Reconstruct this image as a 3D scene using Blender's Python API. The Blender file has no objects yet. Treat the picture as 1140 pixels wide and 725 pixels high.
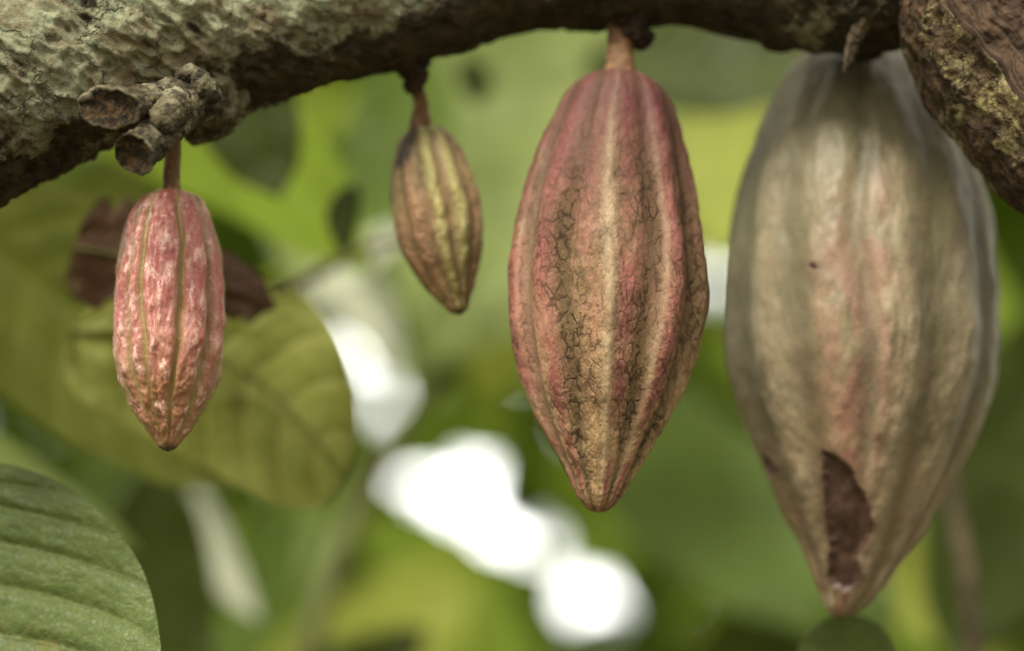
import bpy, math
import numpy as np
from mathutils import Vector, Matrix
rng = np.random.default_rng(7)
S = bpy.context.scene
C = S.collection

# ------------------------------------------------------------------ camera
PITCH = math.radians(16)
FPX = 1140 * 85 / 36.0
CAM = np.array([0.0, 0.0, 1.5])
RIGHT = np.array([1.0, 0, 0])
FWD = np.array([0, math.cos(PITCH), math.sin(PITCH)])
UP = np.array([0, -math.sin(PITCH), math.cos(PITCH)])
def P(px, py, d):
    """a point seen in the photograph at (px, py), d metres away along the view"""
    return CAM + FWD*d + RIGHT*((px-570)/FPX*d) - UP*((py-362.5)/FPX*d)
def unit(v):
    v = np.asarray(v, float); return v/np.linalg.norm(v)

# ------------------------------------------------------------------ numpy noise
_perm = rng.permutation(256); _perm = np.concatenate([_perm, _perm, _perm])
_g = rng.normal(size=(256, 3)); _g /= np.linalg.norm(_g, axis=1)[:, None]
def perlin(p):
    p = np.asarray(p, float)
    i = np.floor(p).astype(int); f = p-i; i &= 255
    u = f*f*f*(f*(f*6-15)+10)
    out = 0
    for dx in (0, 1):
        for dy in (0, 1):
            for dz in (0, 1):
                h = _perm[_perm[_perm[(i[..., 0]+dx) & 255]+((i[..., 1]+dy) & 255)]+((i[..., 2]+dz) & 255)]
                g = _g[h]
                dot = g[..., 0]*(f[..., 0]-dx)+g[..., 1]*(f[..., 1]-dy)+g[..., 2]*(f[..., 2]-dz)
                w = (u[..., 0] if dx else 1-u[..., 0])*(u[..., 1] if dy else 1-u[..., 1])*(u[..., 2] if dz else 1-u[..., 2])
                out = out+w*dot
    return out*1.6
def fbm(p, oct=4, gain=.5):
    a = 1; s = 0; p = np.asarray(p, float)
    for k in range(oct):
        s = s+a*perlin(p*(2**k)+k*17.3); a *= gain
    return s
def billow(p, oct=3, gain=.5):
    a = 1; s = 0
    for k in range(oct):
        s = s+a*(1-2*np.abs(perlin(p*(2**k)+k*9.1))); a *= gain
    return s
def hermite(xs, ys, x):
    """monotone-ish cubic through the control points"""
    xs = np.asarray(xs, float); ys = np.asarray(ys, float)
    d = np.diff(ys)/np.diff(xs)
    m = np.zeros_like(ys); m[0] = d[0]; m[-1] = d[-1]
    for k in range(1, len(ys)-1):
        m[k] = 0 if d[k-1]*d[k] <= 0 else 2*d[k-1]*d[k]/(d[k-1]+d[k])
    k = np.clip(np.searchsorted(xs, x)-1, 0, len(xs)-2)
    h = xs[k+1]-xs[k]; t = (x-xs[k])/h
    return ((2*t**3-3*t**2+1)*ys[k]+(t**3-2*t**2+t)*h*m[k]+(-2*t**3+3*t**2)*ys[k+1]+(t**3-t**2)*h*m[k+1])

# ------------------------------------------------------------------ object helpers
def mesh_obj(name, verts, faces, mat, origin, attrs=None, parent=None, smooth=True):
    origin = np.asarray(origin, float)
    v = np.asarray(verts, float)-origin
    me = bpy.data.meshes.new(name)
    me.from_pydata(v.tolist(), [], faces if isinstance(faces, list) else faces.tolist())
    if smooth: me.polygons.foreach_set('use_smooth', [True]*len(me.polygons))
    for k, a in (attrs or {}).items():
        at = me.attributes.new(k, 'FLOAT', 'POINT'); at.data.foreach_set('value', np.asarray(a, np.float32))
    me.materials.append(mat); me.update()
    o = bpy.data.objects.new(name, me); C.objects.link(o)
    if parent is not None:
        o.parent = parent; o.location = Vector((origin-np.array(parent.location)).tolist())
    else: o.location = Vector(origin.tolist())
    return o
def thing(name, loc):
    o = bpy.data.objects.new(name, None); C.objects.link(o); o.location = Vector(np.asarray(loc).tolist())
    o.empty_display_size = .01
    return o
def tag(o, label=None, cat=None, group=None, kind=None):
    if label: o['label'] = label
    if cat: o['category'] = cat
    if group: o['group'] = group
    if kind: o['kind'] = kind
    return o
def grid_faces(n, m, wrap):
    i = np.arange(n-1)[:, None]; j = np.arange(m if wrap else m-1)[None, :]
    j2 = (j+1) % m
    a = i*m+j; b = i*m+j2; c = (i+1)*m+j2; d = (i+1)*m+j
    return np.stack([a, b, c, d], -1).reshape(-1, 4)

# ------------------------------------------------------------------ material helpers
class NT:
    def __init__(s, name):
        s.mat = bpy.data.materials.new(name); s.mat.use_nodes = True
        s.t = s.mat.node_tree; s.t.nodes.clear(); s.n = s.t.nodes; s.l = s.t.links
        s.out = s.n.new('ShaderNodeOutputMaterial')
        s.co = s.n.new('ShaderNodeTexCoord').outputs['Object']
    def put(s, sock, v):
        if hasattr(v, 'is_linked'): s.l.new(v, sock)
        elif isinstance(v, (tuple, list)) and len(v) == 3 and sock.type == 'RGBA': sock.default_value = (*v, 1)
        else: sock.default_value = v
    def attr(s, name):
        a = s.n.new('ShaderNodeAttribute'); a.attribute_name = name; return a.outputs['Fac']
    def scaled(s, sc, rot=(0, 0, 0)):
        m = s.n.new('ShaderNodeMapping'); s.l.new(s.co, m.inputs[0]); m.inputs['Scale'].default_value = sc if isinstance(sc, tuple) else (sc,)*3
        m.inputs['Rotation'].default_value = rot
        return m.outputs[0]
    def noise(s, scale, detail=4, rough=.55, vec=None, dist=0):
        n = s.n.new('ShaderNodeTexNoise'); s.l.new(vec or s.co, n.inputs['Vector'])
        n.inputs['Scale'].default_value = scale; n.inputs['Detail'].default_value = detail
        n.inputs['Roughness'].default_value = rough; n.inputs['Distortion'].default_value = dist
        return n.outputs['Fac']
    def voro(s, scale, feature='F1', vec=None, rand=1):
        n = s.n.new('ShaderNodeTexVoronoi'); n.feature = feature; s.l.new(vec or s.co, n.inputs['Vector'])
        n.inputs['Scale'].default_value = scale; n.inputs['Randomness'].default_value = rand
        return n.outputs['Distance']
    def warp(s, vec, scale, amt):
        n = s.n.new('ShaderNodeTexNoise'); s.l.new(vec, n.inputs['Vector']); n.inputs['Scale'].default_value = scale
        n.inputs['Detail'].default_value = 3
        a = s.n.new('ShaderNodeVectorMath'); a.operation = 'SUBTRACT'; s.l.new(n.outputs['Color'], a.inputs[0]); a.inputs[1].default_value = (.5,)*3
        b = s.n.new('ShaderNodeVectorMath'); b.operation = 'SCALE'; s.l.new(a.outputs[0], b.inputs[0]); b.inputs['Scale'].default_value = amt
        c = s.n.new('ShaderNodeVectorMath'); c.operation = 'ADD'; s.l.new(vec, c.inputs[0]); s.l.new(b.outputs[0], c.inputs[1])
        return c.outputs[0]
    def step(s, v, lo, hi, a=0., b=1.):
        n = s.n.new('ShaderNodeMapRange'); s.put(n.inputs[0], v)
        n.inputs[1].default_value = lo; n.inputs[2].default_value = hi; n.inputs[3].default_value = a; n.inputs[4].default_value = b
        n.interpolation_type = 'SMOOTHSTEP'
        return n.outputs[0]
    def math(s, op, a, b=0.):
        n = s.n.new('ShaderNodeMath'); n.operation = op; s.put(n.inputs[0], a); s.put(n.inputs[1], b); return n.outputs[0]
    def mix(s, f, a, b, mode='MIX'):
        n = s.n.new('ShaderNodeMix'); n.data_type = 'RGBA'; n.blend_type = mode
        s.put(n.inputs[0], f); s.put(n.inputs[6], a); s.put(n.inputs[7], b); return n.outputs[2]
    def bump(s, h, dist, strength=1., normal=None):
        n = s.n.new('ShaderNodeBump'); n.inputs['Distance'].default_value = dist; n.inputs['Strength'].default_value = strength
        s.l.new(h, n.inputs['Height'])
        if normal: s.l.new(normal, n.inputs['Normal'])
        return n.outputs[0]
    def bsdf(s, col, rough=.6, spec=.5, normal=None, coat=0, sss=0, sheen=0):
        b = s.n.new('ShaderNodeBsdfPrincipled')
        s.put(b.inputs['Base Color'], col); s.put(b.inputs['Roughness'], rough); s.put(b.inputs['Specular IOR Level'], spec)
        if normal: s.l.new(normal, b.inputs['Normal'])
        if coat: s.put(b.inputs['Coat Weight'], coat); b.inputs['Coat Roughness'].default_value = .3
        if sss:
            b.inputs['Subsurface Weight'].default_value = sss; b.inputs['Subsurface Scale'].default_value = .004
            b.inputs['Subsurface Radius'].default_value = (1, .5, .3)
        return b
    def finish(s, shader):
        s.l.new(shader.outputs[0], s.out.inputs['Surface']); return s.mat

# leaves: reflect on top, let light through
def leaf_mat(name, col, tcol, col2=None, trans=.45, rough=.5, veincol=None, spots=None, tiltbump=.0003, spec=.25, net=0):
    n = NT(name)
    col2 = col2 or tuple(c*.65 for c in col)
    f = n.step(n.noise(22, 3), .35, .65)
    base = n.mix(f, col, col2)
    fine = n.noise(260, 4, .6)
    base = n.mix(n.step(fine, .35, .75, 0, .35), base, tuple(c*1.5 for c in col))
    v = n.attr('vein')
    base = n.mix(n.math('MULTIPLY', v, .55), base, veincol or tuple(min(1, c*1.9) for c in col))
    tc = n.mix(f, tcol, tuple(c*.75 for c in tcol))
    tc = n.mix(n.math('MULTIPLY', v, .4), tc, tuple(c*.45 for c in tcol))
    if spots:
        sp = n.math('MULTIPLY', n.step(n.noise(45, 4, .65), .60, .68), n.step(n.noise(9, 2), .42, .6))
        base = n.mix(sp, base, spots); tc = n.mix(sp, tc, spots)
    hh = n.math('ADD', n.noise(420, 3), n.math('MULTIPLY', v, -.6))
    if net:      # the fine net of veins between the ribs
        nv_ = n.math('MAXIMUM', n.step(n.voro(430, 'DISTANCE_TO_EDGE', n.warp(n.co, 200, .003)), 0, .10, 1, 0), n.step(n.voro(150, 'DISTANCE_TO_EDGE', n.warp(n.co, 90, .006)), 0, .05, 1, 0))
        base = n.mix(n.math('MULTIPLY', nv_, .4*net), base, veincol)
        base = n.mix(n.step(n.noise(700, 3, .6), .66, .72, 0, .6), base, (.10, .06, .02))
        hh = n.math('SUBTRACT', hh, n.math('MULTIPLY', nv_, .5))
    nr = n.bump(hh, tiltbump)
    b = n.bsdf(base, n.step(fine, .3, .7, rough-.06, rough+.12), spec, nr)
    t = n.n.new('ShaderNodeBsdfTranslucent'); n.put(t.inputs[0], tc); n.l.new(nr, t.inputs['Normal'])
    m = n.n.new('ShaderNodeMixShader'); m.inputs[0].default_value = trans
    n.l.new(b.outputs[0], m.inputs[1]); n.l.new(t.outputs[0], m.inputs[2])
    return n.finish(m)

M = {}  # sun and shade on the leaves are partly put into these colours
M['bright'] = leaf_mat('sunlit_leaf', (.185, .26, .035), (.46, .62, .07), trans=.6)  # lighter green stands for leaves with the sun on them
M['yellow'] = leaf_mat('yellow_green_leaf', (.34, .39, .07), (.68, .76, .14), trans=.6)  # glow of sunlit leaves mixed into the yellow green
M['mid'] = leaf_mat('green_leaf', (.095, .145, .026), (.23, .34, .045), trans=.5)
M['dark'] = leaf_mat('shaded_dark_leaf', (.05, .068, .012), (.09, .12, .012), trans=.35)  # darker green stands for leaves turned away or in shade
M['dull'] = leaf_mat('dull_leaf', (.10, .115, .018), (.18, .21, .02), trans=.4)
M['pale'] = leaf_mat('pale_leaf', (.26, .32, .11), (.47, .57, .19), trans=.55)
M['olive'] = leaf_mat('olive_leaf', (.29, .31, .085), (.58, .60, .14), (.24, .27, .065), trans=.45, veincol=(.12, .10, .03), spots=(.13, .10, .03), net=.7)
M['grey'] = leaf_mat('silvery_sheen_leaf', (.42, .45, .33), (.62, .66, .48), trans=.35, rough=.3)  # whitish grey doubles as sky gloss on the shining leaf
M['near'] = leaf_mat('ribbed_leaf', (.10, .145, .036), (.13, .16, .03), (.068, .105, .028), trans=.2, rough=.42, veincol=(.22, .24, .09), spots=(.25, .20, .05), tiltbump=.00035, net=1, spec=.3)
M['dead'] = leaf_mat('dead_leaf', (.060, .030, .012), (.09, .035, .012), (.035, .020, .010), trans=.25, rough=.6, veincol=(.12, .06, .03), spots=(.16, .11, .06))

def stalk_mat():
    n = NT('stalk_skin')
    v = n.scaled((1, 1, .18))
    f = n.noise(900, 4, .6, v)
    c = n.mix(n.step(f, .35, .65), (.22, .115, .045), (.10, .045, .02))
    c = n.mix(n.step(n.noise(220, 3), .52, .7), c, (.30, .20, .09))
    return n.finish(n.bsdf(c, .6, .4, n.bump(f, .0006)))
M['stalk'] = stalk_mat()
def twig_mat(name, a, b):
    n = NT(name); f = n.noise(120, 4)
    return n.finish(n.bsdf(n.mix(n.step(f, .35, .65), a, b), .75, .3, n.bump(f, .002)))
M['twig'] = twig_mat('twig_bark', (.11, .08, .045), (.05, .04, .022))
M['greentwig'] = twig_mat('green_twig', (.12, .13, .04), (.07, .075, .025))

# pods ------------------------------------------------------------
def pod_mat(name, base, base2, furrow, ridge, scurf=None, scurf_amt=0., warts=True, rough=.38, top=None, tipc=None, coat=.15, fadeline=.5, wartc=None, wart_scale=300, patina=0., blush=None, holec=None, bumpd=.0007, mottle=.3, glint=None, spec=.45):
    n = NT(name)
    fr = n.attr('furrow'); rd = n.attr('ridge'); t = n.attr('t')
    st = n.scaled((1, 1, .45))
    big = n.noise(45, 4, .6, st)
    c = n.mix(n.step(big, .38, .62), base, base2)
    med = n.noise(190, 5, .65, st)
    c = n.mix(n.step(med, .40, .68, 0, .7), c, wartc or tuple(min(1, x*1.45+.03) for x in base))
    if tipc: c = n.mix(n.math('MULTIPLY', n.step(t, .42, .92), n.step(n.noise(110, 4), .3, .6, .5, 1)), c, tipc)
    rk = n.math('MULTIPLY', rd, n.step(n.noise(130, 4, .6, st), .25, .55, .35, 1))
    c = n.mix(n.math('MULTIPLY', rk, .85), c, ridge)
    c = n.mix(n.math('MULTIPLY', fr, fadeline), c, furrow)
    if blush: c = n.mix(n.math('MULTIPLY', n.math('MAXIMUM', n.attr('pink'), 0. if scurf else n.attr('scurf')), n.step(n.noise(105, 4, .6, st), .36, .58, .12, 1)), c, blush)
    if top: c = n.mix(n.math('MULTIPLY', n.step(t, .0, .6, .92, 0), n.step(big, .25, .6, 1, .8)), c, top)  # top tint also darkens the shoulder with the branch's shade
    c = n.mix(n.step(n.noise(75, 5, .72, st), .50, .66, 0, mottle), c, tuple(x*.5 for x in furrow[:2])+(furrow[2]*.5,))
    if glint: c = n.mix(n.math('MULTIPLY', n.step(n.noise(310, 4, .6, st), .54, .66, 0, .8), n.math('SUBTRACT', 1., fr)), c, glint)  # pale spots paint highlights onto the lobes
    # fine freckles
    fk = n.noise(1100, 3, .6)
    c = n.mix(n.step(fk, .55, .72, 0, .45), c, tuple(x*.45 for x in base2))
    c = n.mix(n.step(fk, .30, .44, 1, 0), c, (1.45, 1.4, 1.35), 'MULTIPLY')
    h = n.math('ADD', n.math('MULTIPLY', med, 1.2), n.math('MULTIPLY', n.noise(700, 4), .5))
    if scurf:
        wv = n.warp(n.scaled((1, 1, .5)), 140, .006)
        e = n.voro(280, 'DISTANCE_TO_EDGE', wv)
        e2 = n.voro(520, 'DISTANCE_TO_EDGE', n.warp(n.scaled((1, 1, .8)), 260, .004))
        crack = n.math('MAXIMUM', n.step(e, .02, .14, 1, 0), n.math('MULTIPLY', n.step(e2, .0, .10, .7, 0), n.step(n.noise(90, 4, .7), .48, .6)))
        brk = n.step(n.noise(200, 4, .7), .38, .52)
        area = n.attr('scurf')
        region = n.math('MULTIPLY', area, n.step(n.noise(70, 4, .6, st), .34, .54, .15, 1))
        cr = n.math('MULTIPLY', n.math('MULTIPLY', crack, brk), region)
        brown = n.math('MULTIPLY', region, n.step(n.noise(560, 5, .8), .46, .58))
        c = n.mix(n.math('MULTIPLY', brown, .8*scurf_amt), c, tuple(x*2.4 for x in scurf))
        c = n.mix(n.math('MULTIPLY', cr, scurf_amt), c, scurf)
        h = n.math('ADD', h, n.math('MULTIPLY', cr, -.5))
        rough = n.step(region, 0, 1, rough, min(1, rough+.25))
    nr = n.bump(h, bumpd, .8)
    if holec:
        hc = n.mix(n.step(n.noise(90, 3, .5), .35, .65), holec, tuple(x*.7 for x in holec))
        c = n.mix(n.math('MULTIPLY', n.attr('halo'), n.step(n.noise(200, 4, .7), .35, .6, .15, .8)), c, (.12, .07, .04))
        c = n.mix(n.attr('hole'), c, hc)
    tipd = n.attr('tipdark')
    c = n.mix(n.math('MULTIPLY', tipd, n.step(n.noise(500, 3), .3, .55, .6, 1)), c, (.035, .022, .014))
    return n.finish(n.bsdf(c, rough, spec, nr, coat=coat, sss=.08))

def make_pod(name, label, rows, d0, d1, feats, mat, nu=420, nv=420, wart=0., wart_s=260., lump=.03, seed=0, scurf_fn=None, roll=0, origin=None, group='cacao pods hanging from the branch', holes=(), dark_fn=None, tipdark=1., relief=1., rim=0.):
    """rows: (cx, cy, halfwidth) down the pod; feats: (azimuth deg, amplitude, sigma deg, kind) kind r/f/n, optional drift"""
    rows = np.array(rows, float)
    seg = np.hypot(np.diff(rows[:, 0]), np.diff(rows[:, 1])); L = np.concatenate([[0], np.cumsum(seg)]); T = L/L[-1]
    s = np.linspace(0, 1, nu); t = s-.11*np.sin(2*np.pi*s)/1.0*.9
    cx = hermite(T, rows[:, 0], t); cy = hermite(T, rows[:, 1], t); hw = hermite(T, rows[:, 2], t)
    dep = d0+(d1-d0)*t
    cen = np.array([P(a, b, c) for a, b, c in zip(cx, cy, dep)])
    A = unit(cen[-1]-cen[0])
    X = unit(RIGHT-A*np.dot(RIGHT, A)); F = np.cross(X, A); F = F if np.dot(F, FWD) < 0 else -F
    R = np.maximum(hw, .001)*dep/FPX
    th = np.linspace(-np.pi, np.pi, nv, endpoint=False)
    TH, TT = np.meshgrid(th, t)
    disp = np.zeros_like(TH); fur = np.zeros_like(TH); rid = np.zeros_like(TH); pink = np.zeros_like(TH)
    envel = np.clip(np.sin(np.pi*np.clip(TT, 0, 1))**.45, 0, 1)*relief
    base = np.stack([np.cos(TH)*3, np.sin(TH)*3, TT*9], -1)+seed
    wob = fbm(np.stack([np.cos(TH)*.9, np.sin(TH)*.9, TT*3.2], -1)+seed*3.1, 2)*math.radians(5)
    for ft in feats:
        az, amp, sg, kind = ft[:4]; drift = ft[4] if len(ft) > 4 else 0
        dd = (TH-math.radians(az+roll)-math.radians(drift)*(TT-.5)+wob+np.pi) % (2*np.pi)-np.pi
        g = np.exp(-.5*(dd/math.radians(sg))**2)
        disp += amp*g*envel
        if 'f' in kind: fur = np.maximum(fur, g)
        if 'p' in kind: pink = np.maximum(pink, g)
        if 'r' in kind: rid = np.maximum(rid, g)
    disp += lump*fbm(base*.45, 3)*envel
    pos = cen[:, None, :]+R[:, None, None]*(np.sin(TH)[..., None]*X+np.cos(TH)[..., None]*F)
    ax = (pos@A)[..., None]
    q = np.concatenate([pos@X[:, None] if False else (pos@X)[..., None], (pos@F)[..., None], ax*.5], -1)
    w = 0
    if wart:
        w = wart*(np.clip(fbm(q*wart_s+seed, 3, .55), -1, 1))*(1-.75*fur)
    small = .0006*fbm(q*70+seed, 3)
    rr = R[:, None]*(1+disp)+(w+small)*np.clip(R[:, None]/.008, 0, 1)
    pos = cen[:, None, :]+rr[..., None]*(np.sin(TH)[..., None]*X+np.cos(TH)[..., None]*F)
    # gnawed holes: outlines given on the side facing the viewer, sunk into the husk
    hole = np.zeros_like(TH); halo = np.zeros_like(TH)
    dd = (pos-CAM)@FWD; ppx = 570+pos[..., 0]/dd*FPX; ppy = 362.5-((pos-CAM)@UP)/dd*FPX
    which = np.zeros(TH.shape, int)
    for hi, (poly, deep) in enumerate(holes):
        poly = np.array(poly, float); ins = np.zeros(TH.shape, bool); dist = np.full(TH.shape, 1e9)
        jx = ppx+2.0*fbm(pos*300, 2); jy = ppy
        for k in range(len(poly)):
            x1, y1 = poly[k]; x2, y2 = poly[(k+1) % len(poly)]
            cr = (y1 > jy) != (y2 > jy)
            ins ^= cr & (jx < (x2-x1)*(jy-y1)/((y2-y1) if y2 != y1 else 1e-9)+x1)
            e = np.array([x2-x1, y2-y1]); u = np.clip(((jx-x1)*e[0]+(jy-y1)*e[1])/(e@e), 0, 1)
            dist = np.minimum(dist, np.hypot(jx-x1-u*e[0], jy-y1-u*e[1]))
        ins &= np.cos(TH) > 0
        sdi = np.where(ins, dist, -dist); sdi[np.cos(TH) <= 0] = -99
        hole = np.maximum(hole, np.clip(.5+sdi/2, 0, 1)); which[sdi > -3] = hi+1
        halo = np.maximum(halo, np.exp(-np.clip(-sdi, 0, 99)/5.0))
        N = np.sin(TH)[..., None]*X+np.cos(TH)[..., None]*F
        pos = pos-N*(deep*np.clip(sdi/7, 0, 1)*(1+.12*fbm(pos*90, 2)))[..., None]+N*(rim*np.exp(-.5*((sdi+2)/3)**2))[..., None]
    org = cen[0] if origin is None else origin
    root = thing(name, org); tag(root, label, 'cacao pod', group)
    sc = scurf_fn(TH, TT, fur, rid) if scurf_fn else np.zeros_like(TH)
    tipd = np.clip((TT-.972)/.02, 0, 1)*tipdark
    if dark_fn: tipd = np.maximum(tipd, dark_fn(np.degrees(TH), TT, cen))
    gf = grid_faces(nu, nv, True)
    at = dict(furrow=fur.ravel(), ridge=rid.ravel(), t=TT.ravel(), scurf=np.clip(sc, 0, 1).ravel(), tipdark=tipd.ravel(), hole=hole.ravel(), halo=halo.ravel(), pink=pink.ravel())
    if len(holes):
        hf = hole.ravel()[gf].min(1) > .9
        wf = which.ravel()[gf].min(1)
        for hi in range(len(holes)):
            sub = gf[hf & (wf == hi+1)]
            if len(sub) < 8: continue
            ids = np.unique(sub); mp = np.full(nu*nv, -1); mp[ids] = np.arange(len(ids))
            mesh_obj('rotten_hole', pos.reshape(-1, 3)[ids], mp[sub], mat, org, {k: a[ids] for k, a in at.items()}, root)
        gf = gf[~hf]
    o = mesh_obj('husk', pos.reshape(-1, 3), gf, mat, org, at, root)
    return root, dict(cen=cen, R=R, X=X, F=F, A=A, t=t, disp=rr, th=th, pos=pos, T=T, rows=rows)

# tubes -----------------------------------------------------------
def catmull(pts, n):
    pts = np.array(pts, float); k = len(pts)
    ts = np.linspace(0, k-1, n); out = []
    P2 = np.vstack([2*pts[0]-pts[1], pts, 2*pts[-1]-pts[-2]])
    for t in ts:
        i = min(int(t), k-2); f = t-i; a, b, c, d = P2[i:i+4]
        out.append(.5*((2*b)+(-a+c)*f+(2*a-5*b+4*c-d)*f*f+(-a+3*b-3*c+d)*f**3))
    return np.array(out)
def tube(pts, n, m, dispf=None, hollow=0, closed=True, flat=1.0, flatdir=None, rot=0., grow=None):
    """pts: rows (px, py, depth, radius_px) -> verts, faces, attrs"""
    a = catmull([(*P(p[0], p[1], p[2]), p[3]*p[2]/FPX) for p in pts], n)
    c = a[:, :3]; r = np.maximum(a[:, 3], 1e-5)
    tan = np.gradient(c, axis=0); tan /= np.linalg.norm(tan, axis=1)[:, None]
    ref = -FWD if flatdir is None else np.asarray(flatdir)
    N = ref-tan*(tan@ref)[:, None]; N /= np.linalg.norm(N, axis=1)[:, None]
    B = np.cross(tan, N)
    s = np.concatenate([[0], np.cumsum(np.linalg.norm(np.diff(c, axis=0), axis=1))])
    rings = [(c[i], N[i], B[i], r[i], s[i], 0.) for i in range(n)]
    if hollow:
        e = rings[-1]; tn = tan[-1]
        rings.append((e[0]+tn*r[-1]*.10, e[1], e[2], r[-1]*.93, e[4], .3))
        for k, (rf, back) in enumerate([(.82, .06), (.74, -.12), (.68, -.4), (.55, -.8), (.3, -1.0), (.01, -1.05)]):
            rings.append((e[0]+tn*r[-1]*back*hollow, e[1], e[2], r[-1]*rf, e[4]+.0007*k, 1.))
    elif closed:
        e = rings[-1]; tn = tan[-1]
        for rf, f in [(.9, .3), (.7, .55), (.4, .75), (.01, .82)]: rings.append((e[0]+tn*r[-1]*f, e[1], e[2], r[-1]*rf, e[4]+r[-1]*f, 0.))
    th = np.linspace(0, 2*np.pi, m, endpoint=False)+rot
    Cn = np.array([q[0] for q in rings]); Nn = np.array([q[1] for q in rings]); Bn = np.array([q[2] for q in rings])
    Rn = np.array([q[3] for q in rings]); Sn = np.array([q[4] for q in rings]); Hn = np.array([q[5] for q in rings])
    D = np.cos(th)[None, :, None]*Nn[:, None, :]*flat+np.sin(th)[None, :, None]*Bn[:, None, :]
    if grow is not None:   # the far end widens to an oval
        k = 1+(grow[1]-1)*np.clip(np.linspace(-.6, 1, len(rings)), 0, 1)
        D = D+np.cos(th)[None, :, None]*Nn[:, None, :]*(k-1)[:, None, None]
    pos = Cn[:, None, :]+D*Rn[:, None, None]
    RR = np.repeat(Rn[:, None], m, 1); SS = np.repeat(Sn[:, None], m, 1); TH = np.repeat(th[None, :], len(rings), 0)
    if dispf is not None:
        dd, cav = dispf(pos, SS, TH, RR, np.repeat(Hn[:, None], m, 1))
        pos = pos+D*dd[..., None]
    else: cav = np.zeros_like(SS)
    return pos.reshape(-1, 3), grid_faces(len(rings), m, True), dict(cav=cav.ravel(), hollow=np.repeat(Hn[:, None], m, 1).ravel(), along=SS.ravel()), c

# bark ------------------------------------------------------------
def bark_mat(name, dark, brown, lich, lich2, lo, hi, sc=26, cavdark=.75, flake=None):
    n = NT(name)
    a = n.noise(120, 6, .7); b = n.noise(520, 5, .7)
    c = n.mix(n.step(a, .36, .64), dark, brown)
    c = n.mix(n.step(b, .5, .75, 0, .5), c, tuple(x*1.8 for x in brown))
    wgt = n.attr('lich')
    ln = n.math('ADD', n.noise(sc, 6, .68), wgt)
    lm = n.step(ln, lo, hi)
    lm = n.math('MULTIPLY', lm, n.step(n.noise(330, 5, .75), .30, .46, .35, 1))
    lc = n.mix(n.step(n.noise(60, 5, .7), .38, .62), lich, lich2)
    lc = n.mix(n.step(b, .5, .72, 0, .4), lc, tuple(x*.45 for x in lich2))
    c = n.mix(lm, c, lc)
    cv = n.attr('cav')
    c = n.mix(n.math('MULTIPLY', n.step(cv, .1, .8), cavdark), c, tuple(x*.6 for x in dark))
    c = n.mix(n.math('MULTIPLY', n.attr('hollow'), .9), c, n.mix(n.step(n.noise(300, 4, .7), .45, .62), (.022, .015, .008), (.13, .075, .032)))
    peel = n.attr('peel')
    if flake: c = n.mix(peel, c, n.mix(n.step(n.attr('fib'), -.35, .45), flake, tuple(x*.45 for x in flake)))
    ck = n.step(n.voro(75, 'DISTANCE_TO_EDGE', n.warp(n.co, 160, .014)), 0, .08, 1, 0)
    ck = n.math('MULTIPLY', ck, n.step(n.noise(45, 4, .6), .47, .6))
    c = n.mix(n.math('MULTIPLY', n.math('MULTIPLY', ck, .5), n.math('SUBTRACT', 1., peel)), c, tuple(x*.7 for x in dark))
    h = n.math('ADD', a, n.math('ADD', n.math('MULTIPLY', b, .7), n.math('MULTIPLY', lm, .35)))
    h = n.math('SUBTRACT', h, n.math('MULTIPLY', ck, .7))
    hb = n.math('MULTIPLY', h, n.math('SUBTRACT', 1., n.math('MULTIPLY', peel, .75)))
    nr = n.bump(hb, .0019, .8)
    nr = n.bump(n.noise(1300, 4, .7), .0003, .7, nr)
    return n.finish(n.bsdf(c, .82, .25, nr))
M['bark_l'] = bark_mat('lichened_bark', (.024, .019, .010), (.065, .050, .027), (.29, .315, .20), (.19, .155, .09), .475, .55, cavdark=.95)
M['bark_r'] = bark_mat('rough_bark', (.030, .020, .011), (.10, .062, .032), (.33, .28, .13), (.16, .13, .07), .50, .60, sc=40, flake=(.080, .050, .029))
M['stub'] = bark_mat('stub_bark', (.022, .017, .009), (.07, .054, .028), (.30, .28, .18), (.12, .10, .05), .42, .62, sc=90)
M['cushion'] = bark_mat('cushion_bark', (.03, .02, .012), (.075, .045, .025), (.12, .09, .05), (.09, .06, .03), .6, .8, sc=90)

# main branch
def main_disp(pos, S_, TH, R, H):
    q = pos
    x = pos[..., 0]
    left = np.clip((.0-x)/.12, 0, 1)              # knobbly towards the left
    T = np.array([.88, .28, -.38]); T2 = unit(T)
    # stretch the noise along the branch
    al = (q@T2)[..., None]*T2
    qa = q-al*.45
    w = -np.abs(fbm(qa*150, 3, .55))
    big = fbm(q*26, 3)
    lump = np.clip(billow(qa*125+5, 2, .5), -1, 1.4)
    d = .0018*big+left*(.0019*lump+.0012*w)+(1-left)*(.0008*fbm(qa*120, 4, .6))
    d += .0002*fbm(q*420, 2)
    # raised, flaking plates
    pl = fbm(q*np.array([30, 30, 60])+3, 3); d += .0010*np.clip((pl-.15)*8, 0, 1)
    cav = np.clip((.1-lump)*1.1, 0, 1)*left+np.clip(-w*1.2-.2, 0, 1)*.3
    return d, cav
MB = [(-190, 190, .905, 128), (-90, 134, .915, 124), (0, 84, .925, 119), (90, 52, .935, 115), (180, 32, .942, 108), (255, 24, .95, 97), (330, 6, .955, 95), (420, -8, .96, 82),
      (500, -22, .965, 76), (590, -38, .97, 72), (680, -42, .97, 74), (770, -48, .97, 76), (850, -34, .97, 82), (920, -25, .965, 84), (990, -35, .955, 88), (1050, -75, .945, 96), (1110, -150, .93, 105)]
v, f, at, cl = tube(MB, 1000, 300, main_disp)
xx = v[:, 0]; upv = (v-CAM)@UP; dd_ = (v-CAM)@FWD
pxv = 570+xx/dd_*FPX; pyv = 362.5-upv/dd_*FPX
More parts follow.
